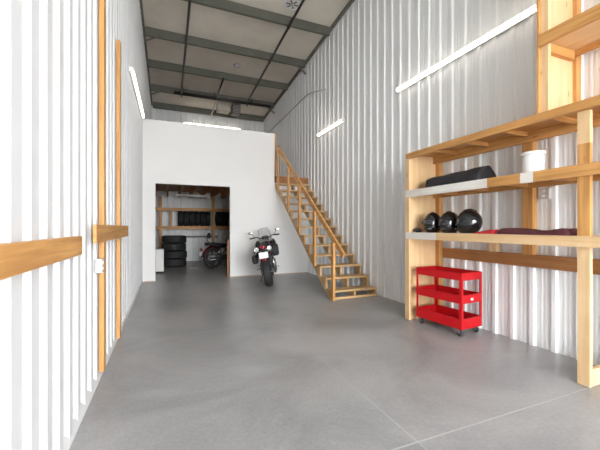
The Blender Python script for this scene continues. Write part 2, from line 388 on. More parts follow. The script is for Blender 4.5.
# ------------------------------------------------------------------ strip lights
def strip_light(label, p0, p1, nrm, h=.072, d=.07, lit=True, group='strip lights'):
    """p0-p1 = back centre line on the surface, nrm = direction off the surface"""
    p0, p1, n = Vector(p0), Vector(p1), Vector(nrm); L = (p1-p0).normalized(); u = n.cross(L).normalized()
    r = thing('strip_light', label, 'light', tuple((p0+p1)/2), group)
    def ex(b, poly, a, c, mi=0):
        k = len(poly); vs = [a + u*q[0] + n*q[1] for q in poly] + [c + u*q[0] + n*q[1] for q in poly]
        b.add(vs, [tuple(range(k))[::-1], tuple(range(k, 2*k))] + [(i, (i+1) % k, k+(i+1) % k, k+i) for i in range(k)], mi)
    b = MB(); ex(b, [(-h/2, -.004), (h/2, -.004), (h/2, d*.45), (-h/2, d*.45)], p0, p1); b.build('housing', M_WHITE, r)
    b = MB(); arc = [(-h*.46, d*.46)] + [(-h*.46*math.cos(t), d*.5 + d*.5*math.sin(t)) for t in [math.pi*i/8 for i in range(1, 8)]] + [(h*.46, d*.46)]
    ex(b, arc, p0 + L*.022, p1 - L*.022); b.build('diffuser', M_LED if lit else M_OFFDIFF, r)
    for a, c in ((p0, p0+L*.02), (p1-L*.02, p1)):
        b = MB(); ex(b, [(-h*.5, d*.46), (-h*.48, d*.85), (-h*.3, d*1.03), (h*.3, d*1.03), (h*.48, d*.85), (h*.5, d*.46)], a, c); b.build('end_cap', M_PLASTIC, r)
    return r
strip_light('long lit strip light on right wall beside the tall upper shelf frame', (XR, 4.74, 3.80), (XR, 2.33, 3.80), (-1, 0, 0))
strip_light('lit strip light on right wall above the stairs', (XR, 8.05, 3.86), (XR, 6.68, 3.86), (-1, 0, 0))
strip_light('lit strip light on left wall near the loft', (XL, 5.75, 3.84), (XL, 8.40, 3.92), (1, 0, 0))
strip_light('lit strip light on the rear wall just above the loft parapet', (.58, YR-.022, 5.43), (2.83, YR-.022, 5.43), (0, -1, 0))
strip_light('dim unlit strip light under the loft in the doorway', (.28, 12.3, 2.50), (1.40, 12.3, 2.50), (0, 0, -1), h=.16, d=.07, lit=False)

# ------------------------------------------------------------------ left wall timber
tag(MB().box(XL, XL+.04, 3.345, 3.435, .06, roof_z(3.4)-.1).build('wall_stud', WO['z'], origin=(XL+.02, 3.345, .06), bevel=.003),
    'tall timber stud on left wall, floor to roof, nearest the camera', 'stud', 'timber studs on the left wall')
tag(MB().box(XL, XL+.04, 4.40, 4.49, .02, 3.58).build('wall_stud', WO['z'], origin=(XL+.02, 4.345, .02), bevel=.003),
    'timber stud on left wall ending at about the height of the strip light', 'stud', 'timber studs on the left wall')
tag(MB().box(XL, XL+.04, .55, 2.55, 1.168, 1.29).build('rail_board', WO['y'], origin=(XL+.02, 1.5, 1.18), bevel=.004),
    'long knotty timber board fixed across the left wall at photo edge', 'board', 'timber boards across the left wall')
r = tag(MB().box(XL+.041, XL+.066, 2.86, 5.02, 1.226, 1.368).build('rail_board', WO['y'], origin=(XL+.07, 3.6, 1.24), bevel=.004),
    'short timber board standing proud across the two left wall studs', 'board', 'timber boards across the left wall')

def outlet(name, label, c, n, w=.075, h=.12, d=.045):
    r = thing(name, label, 'switch' if 'switch' in name else 'outlet', c); x, y, z = c
    X = sorted((x, x+n*d)); MB().box(X[0], X[1], y-w/2, y+w/2, z-h/2, z+h/2).build('box', M_GREYPL, r, bevel=.004)
    a = x+n*d; X = sorted((a, a+n*.006)); MB().box(X[0], X[1], y-w/2-.004, y+w/2+.004, z-h/2-.004, z+h/2+.004).build('cover_plate', M_GREYPL, r, bevel=.002)
    for dz in (-.025, .025):
        X = sorted((a+n*.006, a+n*.010)); MB().box(X[0], X[1], y-.016, y+.016, z+dz-.014, z+dz+.014).build('socket', M_WHITE, r, bevel=.002)
    return r
outlet('wall_outlet', 'grey outlet box on left wall beside the taller stud', (XL, 3.22, 1.02), 1)
outlet('wall_outlet', 'grey outlet box on right wall between the shelves', (XR, 2.28, 1.715), -1, .10, .115)

outlet('wall_switch', 'small pale wall switch on left wall close to the white loft wall', (XL, 8.2, 1.03), 1, .08, .12, .02)
# ------------------------------------------------------------------ staircase
RUN, RISE, Y0, NT = .268, .2, 5.36, 14
SX0, SX1 = 2.840, 3.815
def nos(y): return .165 + (y-Y0)*RISE/RUN
st = thing('staircase', 'open timber staircase with handrail climbing the right wall to the loft', 'staircase', (3.3, 5.3, 0))
for i in range(NT):
    y, z = Y0+RUN*i, .165+RISE*i
    y1 = y+RUN+.012 if i < NT-1 else YB-.004
    if y1 > y: MB().box(SX0-.005, SX1, y-.012, y1, z-.038, z).build('tread', WT['x'], st, bevel=.004)
for x0 in (SX0, (SX0+SX1)/2-.02, SX1-.04):
    poly = [(Y0+.01, 0), (Y0+.01, .126)]
    for i in range(NT-1):
        y, z = Y0+RUN*(i+1)+.01, .165-.039+RISE*i
        if y > YB-.01: break
        poly += [(y, z), (y, z+RISE)]
    lastz = poly[-1][1]
    poly += [(YB-.005, lastz), (YB-.005, nos(YB)-.29), (Y0+.17, 0)]
    MB().prism(poly, 'x', x0, x0+.04).build('stringer', WT['y'], st)
MB().box(SX0, SX1, Y0-.028, Y0+.008, .001, .045).build('bottom_plate', WT['x'], st, bevel=.003)
PX0, PX1 = SX0-.052, SX0-.008
for y in (5.285, 6.10, 6.93, 7.67, 8.49):
    zb = .002 if y < 5.3 else nos(y)-.17
    MB().box(PX0, PX1, y-.045, y+.045, zb, nos(y)+.95).build('baluster', WO['z'], st, bevel=.003)
ya, yb = 4.97, 8.66
MB().bar((PX1+.021, ya, nos(ya)+.97), (PX1+.021, yb, nos(yb)+.97), .04, .105).build('handrail', WO['y'], st, bevel=.005)

# ------------------------------------------------------------------ timber shelving on right wall
def seg_board(name, segs, parent, x0, x1, z0, z1, mats):
    """one board along y whose surface changes tone at given places: segs = [(y0, y1, mat index)]"""
    b = MB()
    for y0, y1, mi in segs: b.box(x0, x1, y0, y1, z0, z1, mi)
    return b.build(name, mats, parent)
R0, R1 = .75, 3.83           # near and far end along the wall
FX = 3.235                   # front face of the fascia boards
rk = thing('shelving_unit', 'large built-in timber shelving unit along the right wall', 'shelves', (3.5, 2.4, 0))
MB().box(FX+.042, 3.85-.105, 3.775, 3.793, .004, 2.418).build('side_panel', WP['z'], rk)
MB().box(FX+.001, FX+.041, 3.755, 3.845, .002, 2.338).build('front_post', WP['z'], rk, bevel=.003)
b = MB().box(FX+.042, FX+.082, 1.605, 1.695, .10, 1.178, 0).box(FX+.042, FX+.082, 1.605, 1.695, 1.178, 1.78, 1).box(FX+.042, FX+.082, 1.605, 1.695, 1.78, 2.06, 1).box(FX+.042, FX+.082, 1.605, 1.695, 2.06, 2.338, 0).box(FX+.042, FX+.082, 1.605, 1.695, .003, .10, 0)
b.build('front_post', [WP['z'], WO['z']], rk)
MB().box(FX+.042, FX+.082, R0, R0+.09, .003, 2.338).build('front_post', WP['z'], rk, bevel=.003)
MB().box(FX+.083, 3.80, 1.607, 1.645, .004, .145).build('foot_rail', WP['x'], rk, bevel=.003)
for y in (3.76, 2.42, 1.10):
    MB().box(3.745, 3.822, y-.06, y+.06 if y < 3.7 else y+.014, .004 if y > 3 else 1.043, 2.335).build('back_post', WO['z'], rk, bevel=.003)
MB().box(3.745, 3.822, 2.80, 2.89, 1.043, 1.175).build('bracket_block', WP['z'], rk)
# shelves: fascia, deck, cross joists, back rail
OW, PW, WW = 0, 1, 2
mats3 = [WO['y'], WP['y'], WHITISH]
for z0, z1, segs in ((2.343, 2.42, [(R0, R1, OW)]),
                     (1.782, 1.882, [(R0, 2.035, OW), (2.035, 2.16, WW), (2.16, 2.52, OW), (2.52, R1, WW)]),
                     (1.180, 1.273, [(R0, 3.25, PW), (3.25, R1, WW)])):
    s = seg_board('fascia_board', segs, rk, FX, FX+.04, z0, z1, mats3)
    MB().box(FX+.042, 3.742, R0, 3.773, z1-.018, z1-.001).build('shelf_deck', WO['y'] if z0 > 1.5 else WP['y'], rk)
    MB().box(3.70, 3.742, R0, 3.773, z0-.05 if z0 > 2 else z0, z1-.02).build('back_rail', WO['y'] if z0 > 1.5 else WP['y'], rk)
    for y in (3.35, 2.88, 2.40, 1.93, 1.40, 1.0):
        MB().box(FX+.043, 3.698, y-.02, y+.02, z0+.012, z1-.019).build('cross_joist', WO['x'], rk)
tag(MB().box(3.80, 3.852, R0, 3.68, .895, 1.04).build('ledger_board', WD['y'], origin=(3.84, 2.2, .895), bevel=.003),
    'dark brown board fixed along right wall under the lowest shelf', 'board')
# high cupboard frame on top of the shelving
up = thing('upper_shelving', 'tall timber shelf frame standing on top of the built-in shelving', 'shelves', (3.5, 1.5, 2.421))
MB().box(FX+.083, 3.74, 1.975, 1.993, 2.422, 4.6).build('side_panel', WP['z'], up)
MB().box(FX+.042, FX+.082, 1.925, 1.995, 2.422, 4.6).build('front_post', WP['z'], up, bevel=.003)
MB().box(FX+.020, FX+.082, 1.996, 2.014, 2.422, 4.6).build('edge_strip', WO['z'], up)
MB().box(3.742, 3.822, 1.94, 2.03, 2.422, 4.6).build('back_post', WO['z'], up, bevel=.003)
for z in (3.05, 4.2):
    MB().box(FX, FX+.04, R0, 1.99, z, z+.11).build('fascia_board', WO['y'], up, bevel=.003)
    MB().box(FX+.084, 3.70, R0, 1.973, z+.03, z+.048).build('shelf_deck', WP['y'], up)
    MB().box(3.702, 3.741, R0, 1.973, z-.02, z+.10).build('back_rail', WO['y'], up)
    MB().box(FX+.084, 3.70, 1.935, 1.973, z-.06, z+.029).build('cleat', WO['x'], up)
MB().box(FX+.042, FX+.082, R0, R0+.09, 2.422, 4.6).build('front_post', WP['z'], up, bevel=.003)

# ------------------------------------------------------------------ things on the shelves
# black bag
b = MB(); rows = []; N = 14
for i in range(N+1):
    t = i/N; y = 3.53 - .83*t; hh = .150+.040*t; q = .45*(1-t); k = 1 if 0 < i < N else .93
    w = .17*k; z0 = 1.884
    sec = [(-w, .0), (-w*1.03, .16*hh), (-w*(.8+.25*q), (.48+.7*q)*hh), (-w*(.16+.9*q), .98*hh), (.0, hh*1.02), (w*(.2+.9*q), .98*hh), (w*.8, .5*hh), (w*1.03, .16*hh), (w, 0)]
    rows.append([(3.49+a, y+.004*math.sin(9*t+a*30), z0+c+.004*math.sin(17*t)*(c > .02)) for a, c in sec])
r = thing('carry_bag', 'long black soft carry bag lying on the middle timber shelf', 'bag', (3.49, 3.1, 1.884))
b.sheet(rows); n0 = len(b.v); cn = len(rows[0])
b.f.append([i for i in range(cn)]); b.m.append(0); b.sm.append(False)
b.f.append([N*cn+i for i in range(cn)][::-1]); b.m.append(0); b.sm.append(False)
for i in range(N): b.f.append([i*cn, (i+1)*cn, (i+1)*cn+cn-1, i*cn+cn-1]); b.m.append(0); b.sm.append(False)
b.build('bag_body', M_BLACKFAB, r)
MB().tube([(3.47, 3.50, 2.000), (3.47, 3.1, 2.038), (3.47, 2.74, 2.070)], .005).build('zip', M_BLACK, r)
b = MB(); b.tube([(3.33, 3.27, 1.92), (3.345, 3.25, 1.965), (3.35, 3.12, 1.975), (3.345, 3.0, 1.972), (3.325, 2.98, 1.92)], .007).build('handle', M_BLACK, r)
# bucket
r = thing('bucket', 'white plastic bucket standing on the middle timber shelf', 'bucket', (3.50, 2.20, 1.884))
MB().lathe([(0, .002), (.092, .002), (.094, .01), (.104, .225), (.099, .225), (.088, .012), (0, .012)], (3.50, 2.20, 1.884), n=32).build('bucket_body', M_PLASTIC, r)
MB().lathe([(.1045, .205), (.107, .205), (.107, .232), (.1035, .236), (.0995, .226), (.1045, .222)], (3.50, 2.20, 1.884), n=32, closed=True).build('rim', M_PLASTIC, r)
# helmets: full-face, facing the room (-x)
def helmet(label, c, yaw, sc, sheen):
    r = thing('motorcycle_helmet', label, 'helmet', c, 'helmets on the lowest shelf')
    r.rotation_euler = (0, 0, yaw)
    A, Bw, H = .138*sc, .122*sc, .150*sc; cz = .122*sc
    def shape(p):
        x, y, z = p
        if z < 0:
            if x < 0: x = x*(1+.22*(-z)); y *= 1-.04*(-z)
            else: x *= 1-.12*(-z); y *= 1-.04*(-z)
            z = max(z, -.80)
        return [x, y, z]
    def loc(b, nm, m, par): return b.build(nm, m, par, origin=(0, 0, 0))
    b = MB().ball((0, 0, cz), (A, Bw, H), 28, fn=shape); sh = loc(b, 'shell', sheen, r)
    # visor patch a little proud of the shell
    g = []
    for i in range(7):
        z = -.18+.56*i/6; row = []
        for k in range(17):
            a = math.pi + (-1.02+2.04*k/16)*(1-.12*abs(i-3)/3); q = math.sqrt(max(0, 1-z*z))
            p = shape([q*math.cos(a), q*math.sin(a), z]); row.append((p[0]*A*1.02-.004, p[1]*Bw*1.005, cz+p[2]*H*1.0))
        g.append(row)
    loc(MB().sheet(g, thick=(.004, 0, 0)), 'visor', M_VISOR, r)
    rim = [g[0][k] for k in range(17)] + [g[i][16] for i in range(1, 7)] + [g[6][k] for k in range(15, -1, -1)] + [g[i][0] for i in range(5, -1, -1)]
    loc(MB().tube(rim, .0035, 6), 'visor_rim', M_BLACK, r)
    loc(MB().lathe([(.93, 0), (1.0, .0), (1.02, .5), (1.0, 1.0), (.93, 1.0)], (0, 0, 0), 'z', 28), 'neck_trim', M_BLACKFAB, r).scale = (A*.66, Bw*.62, .010)
    for sgn in (-1, 1):
        loc(MB().lathe([(0, -.004), (.020*sc, -.004), (.017*sc, .006), (0, .008)] if sgn > 0 else [(0, .004), (.020*sc, .004), (.017*sc, -.006), (0, -.008)], (-.045*sc, sgn*Bw*.985, cz+.012), 'y', 16), 'pivot', M_BLACK, r)
    loc(MB().bar((-A*1.045, -.030*sc, cz-.072*sc), (-A*1.045, .030*sc, cz-.072*sc), .012, .016), 'chin_vent', M_GUNMETAL, r)
    g = []
    for k in range(9):
        a = k/8; x = -.06*sc+.14*sc*a; zz = cz+H*math.sqrt(max(0, 1-(x/A)**2)); g.append([(x, -.022*sc*(1-.3*a), zz-.004), (x, 0, zz+.010*sc), (x, .022*sc*(1-.3*a), zz-.004)])
    loc(MB().sheet(g), 'top_vent', M_BLACK, r)
    return r
ZS = 1.2735
helmet('black glossy full-face helmet nearest the shelving side panel', (3.42, 3.49, ZS), .45, 1.03, M_BLACKGL)
helmet('black full-face helmet in the middle of the row of three', (3.42, 3.20, ZS), .2, 1.03, M_BLACKGL)
helmet('larger black helmet next to the red cloth', (3.43, 2.91, ZS), -1.05, 1.07, M_BLACKGL)
b = MB()
b.ball((3.33, 3.69, ZS+.030), (.055, .065, .030), 14).ball((3.31, 3.63, ZS+.020), (.030, .035, .020), 10)
tag(b.build('gloves', M_BLACKFAB, origin=(3.33, 3.64, ZS)), 'crumpled black gloves left of the three helmets', 'gloves')
# cloths
def cloth(name, label, x0, x1, y0, y1, hfun, m, cat):
    nx, ny = 14, 30; g = []
    for i in range(nx+1):
        row = []
        for k in range(ny+1):
            u, v = i/nx, k/ny
            e = min(1, min(u, 1-u)*7)*min(1, min(v, 1-v)*14)
            x = x0+(x1-x0)*u; y = y0+(y1-y0)*v + .012*math.sin(u*9)
            row.append((x, y, ZS + .004 + hfun(u, v)*math.sqrt(max(0, e))))
        g.append(row)
    b = MB().sheet(g)
    g2 = [[(p[0], p[1], ZS+.0005) for p in row] for row in g]; b.sheet(g2)
    ring = [(0, k) for k in range(ny+1)], [(nx, k) for k in range(ny+1)], [(i, 0) for i in range(nx+1)], [(i, ny) for i in range(nx+1)]
    for rr in ring: b.sheet([[g[i][k] for i, k in rr], [g2[i][k] for i, k in rr]])
    return tag(b.build(name, m, origin=((x0+x1)/2, (y0+y1)/2, ZS)), label, cat)
cloth('folded_cloth', 'folded bright red cloth on the lowest shelf beside the helmets', 3.25, 3.55, 2.46, 2.70, lambda u, v: .042+.006*math.sin(v*5+u*3)-.02*v, M_REDCLOTH, 'cloth')
cloth('folded_blanket', 'dark maroon folded blanket on the lowest shelf by the post', 3.25, 3.60, 1.74, 2.44, lambda u, v: .046+.012*math.sin(v*8+1)+.005*math.sin(u*7+v*13), M_MAROON, 'blanket')

tag(MB().box(3.32, 3.62, .95, 1.56, ZS, ZS+.02).box(3.325, 3.615, .955, 1.555, ZS+.0205, ZS+.05).build('flat_panel', M_PLASTIC, origin=(3.47, 1.25, ZS), bevel=.003), 'flat pale panel lying on the lowest shelf right of the front post', 'panel')
# ------------------------------------------------------------------ red utility cart
ct = thing('utility_cart', 'red three-tier steel utility cart on casters under the shelves', 'cart', (3.478, 3.29, 0))
ct.rotation_euler = (0, 0, math.radians(5.5))
HW, HL = .196, .350
def CL(b, nm, m, par=ct, **k): return b.build(nm, m, par, origin=(0, 0, 0), **k)
for z0, z1 in ((.690, .785), (.405, .512), (.092, .222)):
    b = MB(); t = .004
    b.box(-HW, HW, -HL, HL, z0, z0+t)
    b.box(-HW, -HW+t, -HL, HL, z0, z1).box(HW-t, HW, -HL, HL, z0, z1).box(-HW, HW, -HL, -HL+t, z0, z1).box(-HW, HW, HL-t, HL, z0, z1)
    for sx in (-1, 1): b.box(sx*HW, sx*(HW-.014), -HL, HL, z1-.004, z1)
    for sy in (-1, 1): b.box(-HW, HW, sy*HL, sy*(HL-.014), z1-.004, z1)
    tr = CL(b, 'tray', M_RED)
    if z0 == .405: CL(MB().box(-.022, .022, -HL-.004, -HL-.0005, .437, .465), 'badge', M_PLATE, tr)
for sx in (-1, 1):
    for sy in (-1, 1):
        x, y = sx*(HW+.002), sy*(HL+.002)
        b = MB().box(x, x-sx*.034, y, y-sy*.004, .092, .783).box(x, x-sx*.004, y, y-sy*.034, .092, .783)
        CL(b, 'upright', M_RED)
        cx, cy = sx*(HW-.035), sy*(HL-.055)
        cst = CL(MB().lathe([(0, .0915), (.026, .0915), (.026, .084), (.014, .080), (0, .080)], (cx, cy, 0), n=14).box(cx-.019, cx-.015, cy-.016, cy+.016, .032, .084).box(cx+.015, cx+.019, cy-.016, cy+.016, .032, .084), 'caster', M_CHROME)
        CL(MB().lathe([(0, -.012), (.032, -.012), (.0375, -.006), (.0375, .006), (.032, .012), (0, .012)], (cx, cy, .038), 'x', 20), 'wheel', M_RUBBER, cst)

# ------------------------------------------------------------------ under the loft
RY = 12.95
rr_ = thing('rear_rack', 'dim timber rack with two long shelves along the rear wall', 'shelves', (1.4, 13.2, 0))
for z0, z1 in ((1.265, 1.385), (1.955, 2.065)):
    MB().box(XL+.03, 3.4, RY, RY+.04, z0, z1).build('shelf_rail', WO['x'], rr_)
    MB().box(XL+.03, 3.4, RY+.041, YR-.03, z1-.02, z1-.001).build('shelf_deck', WO['x'], rr_)
for x in (-.24, 1.66, 3.2):
    MB().box(x-.05, x+.05, RY+.041, RY+.085, .003, 2.49).build('post', WO['z'], rr_)
MB().box(.09, .17, RY+.09, RY+.13, 1.386, 1.954).build('stud', WO['z'], rr_)
# tyres
def tyre_mesh(name, R=.33, w=.2):
    ri = R*.60; h = w/2
    prof = [(ri, -h*.85), (ri+.02, -h*.97), (R*.86, -h), (R*.95, -h*.93), (R, -h*.70)]
    n = 5
    for k in range(n):
        a = -h*.62 + 2*h*.62*k/(n-1)
        prof += [(R, a-.012), (R, a+.012), (R-.009, a+.016), (R-.009, a+.024)] if k < n-1 else [(R, a)]
    prof += [(R, h*.70), (R*.95, h*.93), (R*.86, h), (ri+.02, h*.97), (ri, h*.85), (ri-.006, 0)]
    return MB().lathe(prof, (0, 0, 0), 'z', 36, closed=True)
names = ['bottom tyre of the stack of four under the loft', 'second tyre from the floor in the stack of four', 'third tyre from the floor in the stack of four', 'top tyre of the stack of four under the loft']
big = None
for k in range(4):
    if big is None:
        big = tyre_mesh('car_tyre', .40, .262).build('car_tyre', M_RUBBER, origin=(0, 0, 0)); t = big
    else: t = big.copy(); COL.objects.link(t)
    t.location = (.215 + (.0, .02, -.01, .0)[k], 12.05, .1315+.2635*k)
    tag(t, 'black ' + names[k], 'tyre', 'tyres stacked on the floor')
small = None
pos = ['first', 'second', 'third', 'fourth', 'fifth', 'sixth']
for k in range(9):
    x = .46 + .2*k + (.22 if k >= 6 else 0)
    if small is None: small = tyre_mesh('car_tyre', .285, .195).build('car_tyre', M_RUBBER, origin=(0, 0, 0)); t = small
    else: t = small.copy(); COL.objects.link(t)
    t.location = (x, RY+.30, 1.386+.285); t.rotation_euler = (0, math.pi/2, 0)
    lab = ('black tyre on the rear rack, %s from the left of the row' % pos[k]) if k < 6 else ('black tyre on the rear rack right of its middle post, %s along' % pos[k-6])
    tag(t, lab, 'tyre', 'tyres standing on the rear rack')
tag(MB().box(.60, 1.9, YR-.10, YR-.025, .93, 1.0).build('wall_rail', M_TRIM, origin=(1.2, YR-.06, .93)), 'dark horizontal rail low on the rear wall behind the motorcycle', 'rail')
# cabinet by the doorway
r = thing('floor_cabinet', 'small pale cabinet standing just inside the loft doorway on the left', 'cabinet', (-.32, 10.5, 0))
MB().box(-.52, -.10, 10.32, 10.78, .05, .70).build('case', M_CABINET, r, bevel=.008)
MB().box(-.515, -.105, 10.302, 10.318, .06, .69).build('door', M_CABINET, r, bevel=.004)
for x in (-.48, -.15):
    for y in (10.36, 10.74): MB().tube([(x, y, .002), (x, y, .05)], .018).build('foot', M_BLACK, r)
MB().box(-.15, -.14, 10.285, 10.301, .42, .56).build('handle', M_GREYPL, r)
tag(MB().box(1.515, 1.572, 8.99, 9.03, .002, 1.0).build('timber_upright', WD['z'], origin=(1.515, 9.01, .002), bevel=.003), 'short upright timber just inside the doorway by its right jamb', 'post')
g = [[(.62+.34*i/8+.02*math.sin(k), 11.05+.20*k/6+.015*math.sin(i*2), .002+.014*abs(math.sin(i*1.3+k*.9))) for i in range(9)] for k in range(7)]
tag(MB().sheet(g, thick=(0, 0, .004)).build('spot', M_PLASTIC, origin=(.79, 11.15, .001)), 'small white rag on the floor behind the rear wheel under the loft', 'spot')  # thin crumpled white sheet forming a pale spot on the floor

# ------------------------------------------------------------------ motorcycles (local: forward +y, right +x, rear contact patch at origin)
def wheel(b_par, c, R, w, name, hub_m):
    def loc(b, nm, m, par): return b.build(nm, m, par, origin=(0, 0, 0))
    h = w/2; ri = R*.70
    t = loc(MB().lathe([(ri, -h*.62), (R*.80, -h*.92), (R*.90, -h), (R*.955, -h*.82), (R*.985, -h*.5), (R, -h*.2), (R, h*.2), (R*.985, h*.5), (R*.955, h*.82), (R*.90, h), (R*.80, h*.92), (ri, h*.62)], c, 'x', 40, closed=True), name, M_RUBBER, b_par)
    loc(MB().lathe([(ri+.004, -h*.6), (ri+.004, h*.6), (ri-.02, h*.5), (ri-.024, 0), (ri-.02, -h*.5)], c, 'x', 40, closed=True), 'rim', hub_m, t)
    b = MB()
    for k in range(5):
        for d in (-.16, .16):
            a = 2*math.pi*k/5; b.bar((c[0], c[1]+.03*math.cos(a), c[2]+.03*math.sin(a)), (c[0], c[1]+(ri-.01)*math.cos(a+d), c[2]+(ri-.01)*math.sin(a+d)), .022, .03, up=(1, 0, 0))
    b.lathe([(0, -h*.75), (.045, -h*.75), (.045, h*.75), (0, h*.75)], c, 'x', 18)
    loc(b, 'spokes', hub_m, t)
    loc(MB().lathe([(.075, -.003), (.135, -.003), (.135, .003), (.075, .003)], (c[0]-h*.8, c[1], c[2]), 'x', 30, closed=True), 'brake_disc', M_CHROME, t)
    return t

def motorcycle(label, loc_, heading, lean, style):
    r = thing('motorcycle', label, 'motorcycle', loc_)
    r.rotation_euler = (0, -lean, -heading)
    if style == 'naked': r.scale = (1.05, 1.05, 1.05)
    def L(b, nm, m, par=r, **k): return b.build(nm, m, par, origin=(0, 0, 0), **k)
    WB = 1.44
    naked = style == 'naked'
    Rr, Rf = (.315, .30) if naked else (.34, .33)
    rear = wheel(r, (0, 0, Rr), Rr, .158 if naked else .16, 'rear_tyre', M_BLACK if naked else M_CHROME)
    front = wheel(r, (0, WB, Rf), Rf, .12, 'front_tyre', M_BLACK if naked else M_CHROME)
    # swingarm both sides
    for sx in (-1, 1):
        L(MB().bar((sx*.125, 0, Rr), (sx*.10, .50, .40), .035, .055), 'swingarm', M_GUNMETAL)
    L(MB().tube([(-.15, 0, Rr), (.15, 0, Rr)], .016), 'rear_axle', M_CHROME)
    # shock
    for sx in ((-.13, .13) if not naked else (.0,)):
        L(MB().tube([(sx, .12 if not naked else .30, .42), (sx, .27 if not naked else .38, .70)], .028, 12), 'shock_absorber', M_RED if naked else M_CHROME)
    # frame rails
    fr = MB()
    for sx in (-1, 1):
        fr.tube([(sx*.06, 1.10, .90), (sx*.13, .75, .74), (sx*.14, .50, .50), (sx*.12, .48, .38)], .018, 8)
        fr.tube([(sx*.06, 1.10, .88), (sx*.12, .92, .58), (sx*.12, .80, .30)], .016, 8)
        fr.tube([(sx*.13, .70, .74), (sx*.10, .30, .78), (sx*.08, -.05, .84)], .015, 8)
    L(fr, 'frame', M_BURG if naked else M_BLACK)
    # engine
    eng = MB().box(-.15, .15, .48, .86, .24, .46)
    eng.lathe([(0, -.19), (.10, -.19), (.11, -.16), (.11, .16), (.10, .19), (0, .19)], (0, .62, .36), 'x', 22)
    en = L(eng, 'engine', M_GUNMETAL, bevel=.015)
    for (y0, z0, y1, z1) in ((.62, .45, .56, .70), (.80, .42, .98, .56)):
        cyl = MB(); d = Vector((0, y1-y0, z1-z0)); n = 7
        for k in range(n):
            p = Vector((0, y0, z0)) + d*(k/n); q = p + d*(.55/n); cyl.bar(p, q, .20, .17, up=(1, 0, 0))
        L(cyl, 'cylinder', M_CHROME if not naked else M_GUNMETAL, en)
    # forks, yokes
    hx = .105
    for sx in (-1, 1):
        L(MB().tube([(sx*hx, WB, Rf), (sx*hx, WB-.16, .68), (sx*hx, WB-.30, 1.02)], [.030, .027, .024], 12), 'fork_leg', M_CHROME)
    L(MB().box(-.14, .14, WB-.30, WB-.20, .96, .99).box(-.14, .14, WB-.25, WB-.15, .78, .81), 'yoke', M_BLACK, bevel=.006)
    L(MB().tube([(-.13, WB, Rf), (.13, WB, Rf)], .014), 'front_axle', M_CHROME)
    g = []
    for k in range(13):
        a = math.radians(25+130*k/12); rr = Rf+.025
        g.append([(x, WB+rr*math.cos(a), Rf+rr*math.sin(a)-abs(x)*.35) for x in (-.07, -.04, 0, .04, .07)])
    L(MB().sheet(g, thick=(0, 0, .005)), 'front_mudguard', M_BLACKGL)
    # headlight
    L(MB().lathe([(0, -.10), (.06, -.09), (.085, -.03), (.09, .03), (.0, .05)], (0, WB-.13, .90), 'y', 22), 'headlight', M_BLACKGL)
    # tank
    def tk(p):
        x, y, z = p
        x *= (1-.35*max(0, -y)); z = max(z, -.55); return [x*(1-.1*max(0, z)), y, z]
    L(MB().ball((0, .83, .86), (.165, .30, .145), 22, fn=tk), 'fuel_tank', M_BLACKGL if naked else M_BURG)
    # seat + tail
    rows = []
    seat = [(.58, .155, .83, .05), (.45, .15, .80, .06), (.25, .15, .80, .06), (.12, .13, .86, .07), (-.05, .11, .90, .06), (-.20, .08, .92, .045), (-.27, .05, .925, .025)] if naked else \
           [(.60, .14, .78, .05), (.45, .16, .72, .06), (.25, .17, .70, .07), (.10, .14, .76, .07), (-.08, .12, .79, .06), (-.22, .10, .80, .05)]
    for y, w, z, t in seat:
        rows.append([(w*math.cos(a), y, z+t*math.sin(a)) for a in [2*math.pi*k/12 for k in range(13)]])
    b = MB().sheet(rows); b.f.append([(len(rows)-1)*13+k for k in range(12)]); b.m.append(0); b.sm.append(False); b.f.append([k for k in range(12)][::-1]); b.m.append(0); b.sm.append(False)
    L(b, 'seat', M_BLACKFAB)
    if naked:
        rows = []
        for y, w, z, t in [(.35, .13, .72, .06), (.1, .12, .78, .065), (-.12, .10, .84, .06), (-.29, .075, .875, .04), (-.33, .05, .88, .025)]:
            rows.append([(w*math.cos(a), y, z+t*math.sin(a)) for a in [2*math.pi*k/12 for k in range(13)]])
        b = MB().sheet(rows); b.f.append([(len(rows)-1)*13+k for k in range(12)]); b.m.append(0); b.sm.append(False)
        L(b, 'tail_unit', M_BLACKGL)
        L(MB().ball((0, -.325, .875), (.062, .03, .034), 14), 'tail_light', M_TAIL)
        for sx in (-1, 1):       # high twin silencers either side of the plate
            L(MB().tube([(sx*.15, .30, .60), (sx*.145, .10, .70), (sx*.135, -.05, .78), (sx*.135, -.32, .835)], [.022, .04, .048, .050], 16), 'silencer', M_CHROME)
            L(MB().lathe([(.026, -.004), (.048, -.004), (.052, .02), (.026, .02)], (sx*.135, -.325, .836), 'y', 16, closed=True), 'silencer_tip', M_CHROME)
            L(MB().tube([(sx*.07, -.27, .80), (sx*.17, -.30, .79)], .008, 8).ball((sx*.185, -.30, .79), (.03, .02, .016), 10), 'indicator', M_BLACK)
        # plate hanger
        pb = L(MB().bar((0, -.27, .84), (0, -.36, .66), .09, .02, up=(0, 1, 0)), 'plate_hanger', M_BLACK)
        L(MB().bar((0, -.358, .772), (0, -.408, .652), .19, .004, up=(0, 1, .4)), 'licence_plate', M_PLATE, pb)
        L(MB().bar((0, -.335, .625), (0, -.345, .595), .09, .02, up=(0, 1, 0)), 'reflector', M_TAIL, pb)
        # rear hugger
        g = []
        for k in range(9):
            a = math.radians(60+60*k/8); rr = Rr+.02
            g.append([(x, rr*math.cos(a), Rr+rr*math.sin(a)-abs(x)*.2) for x in (-.09, 0, .09)])
        L(MB().sheet(g, thick=(0, 0, .005)), 'rear_hugger', M_BLACK)
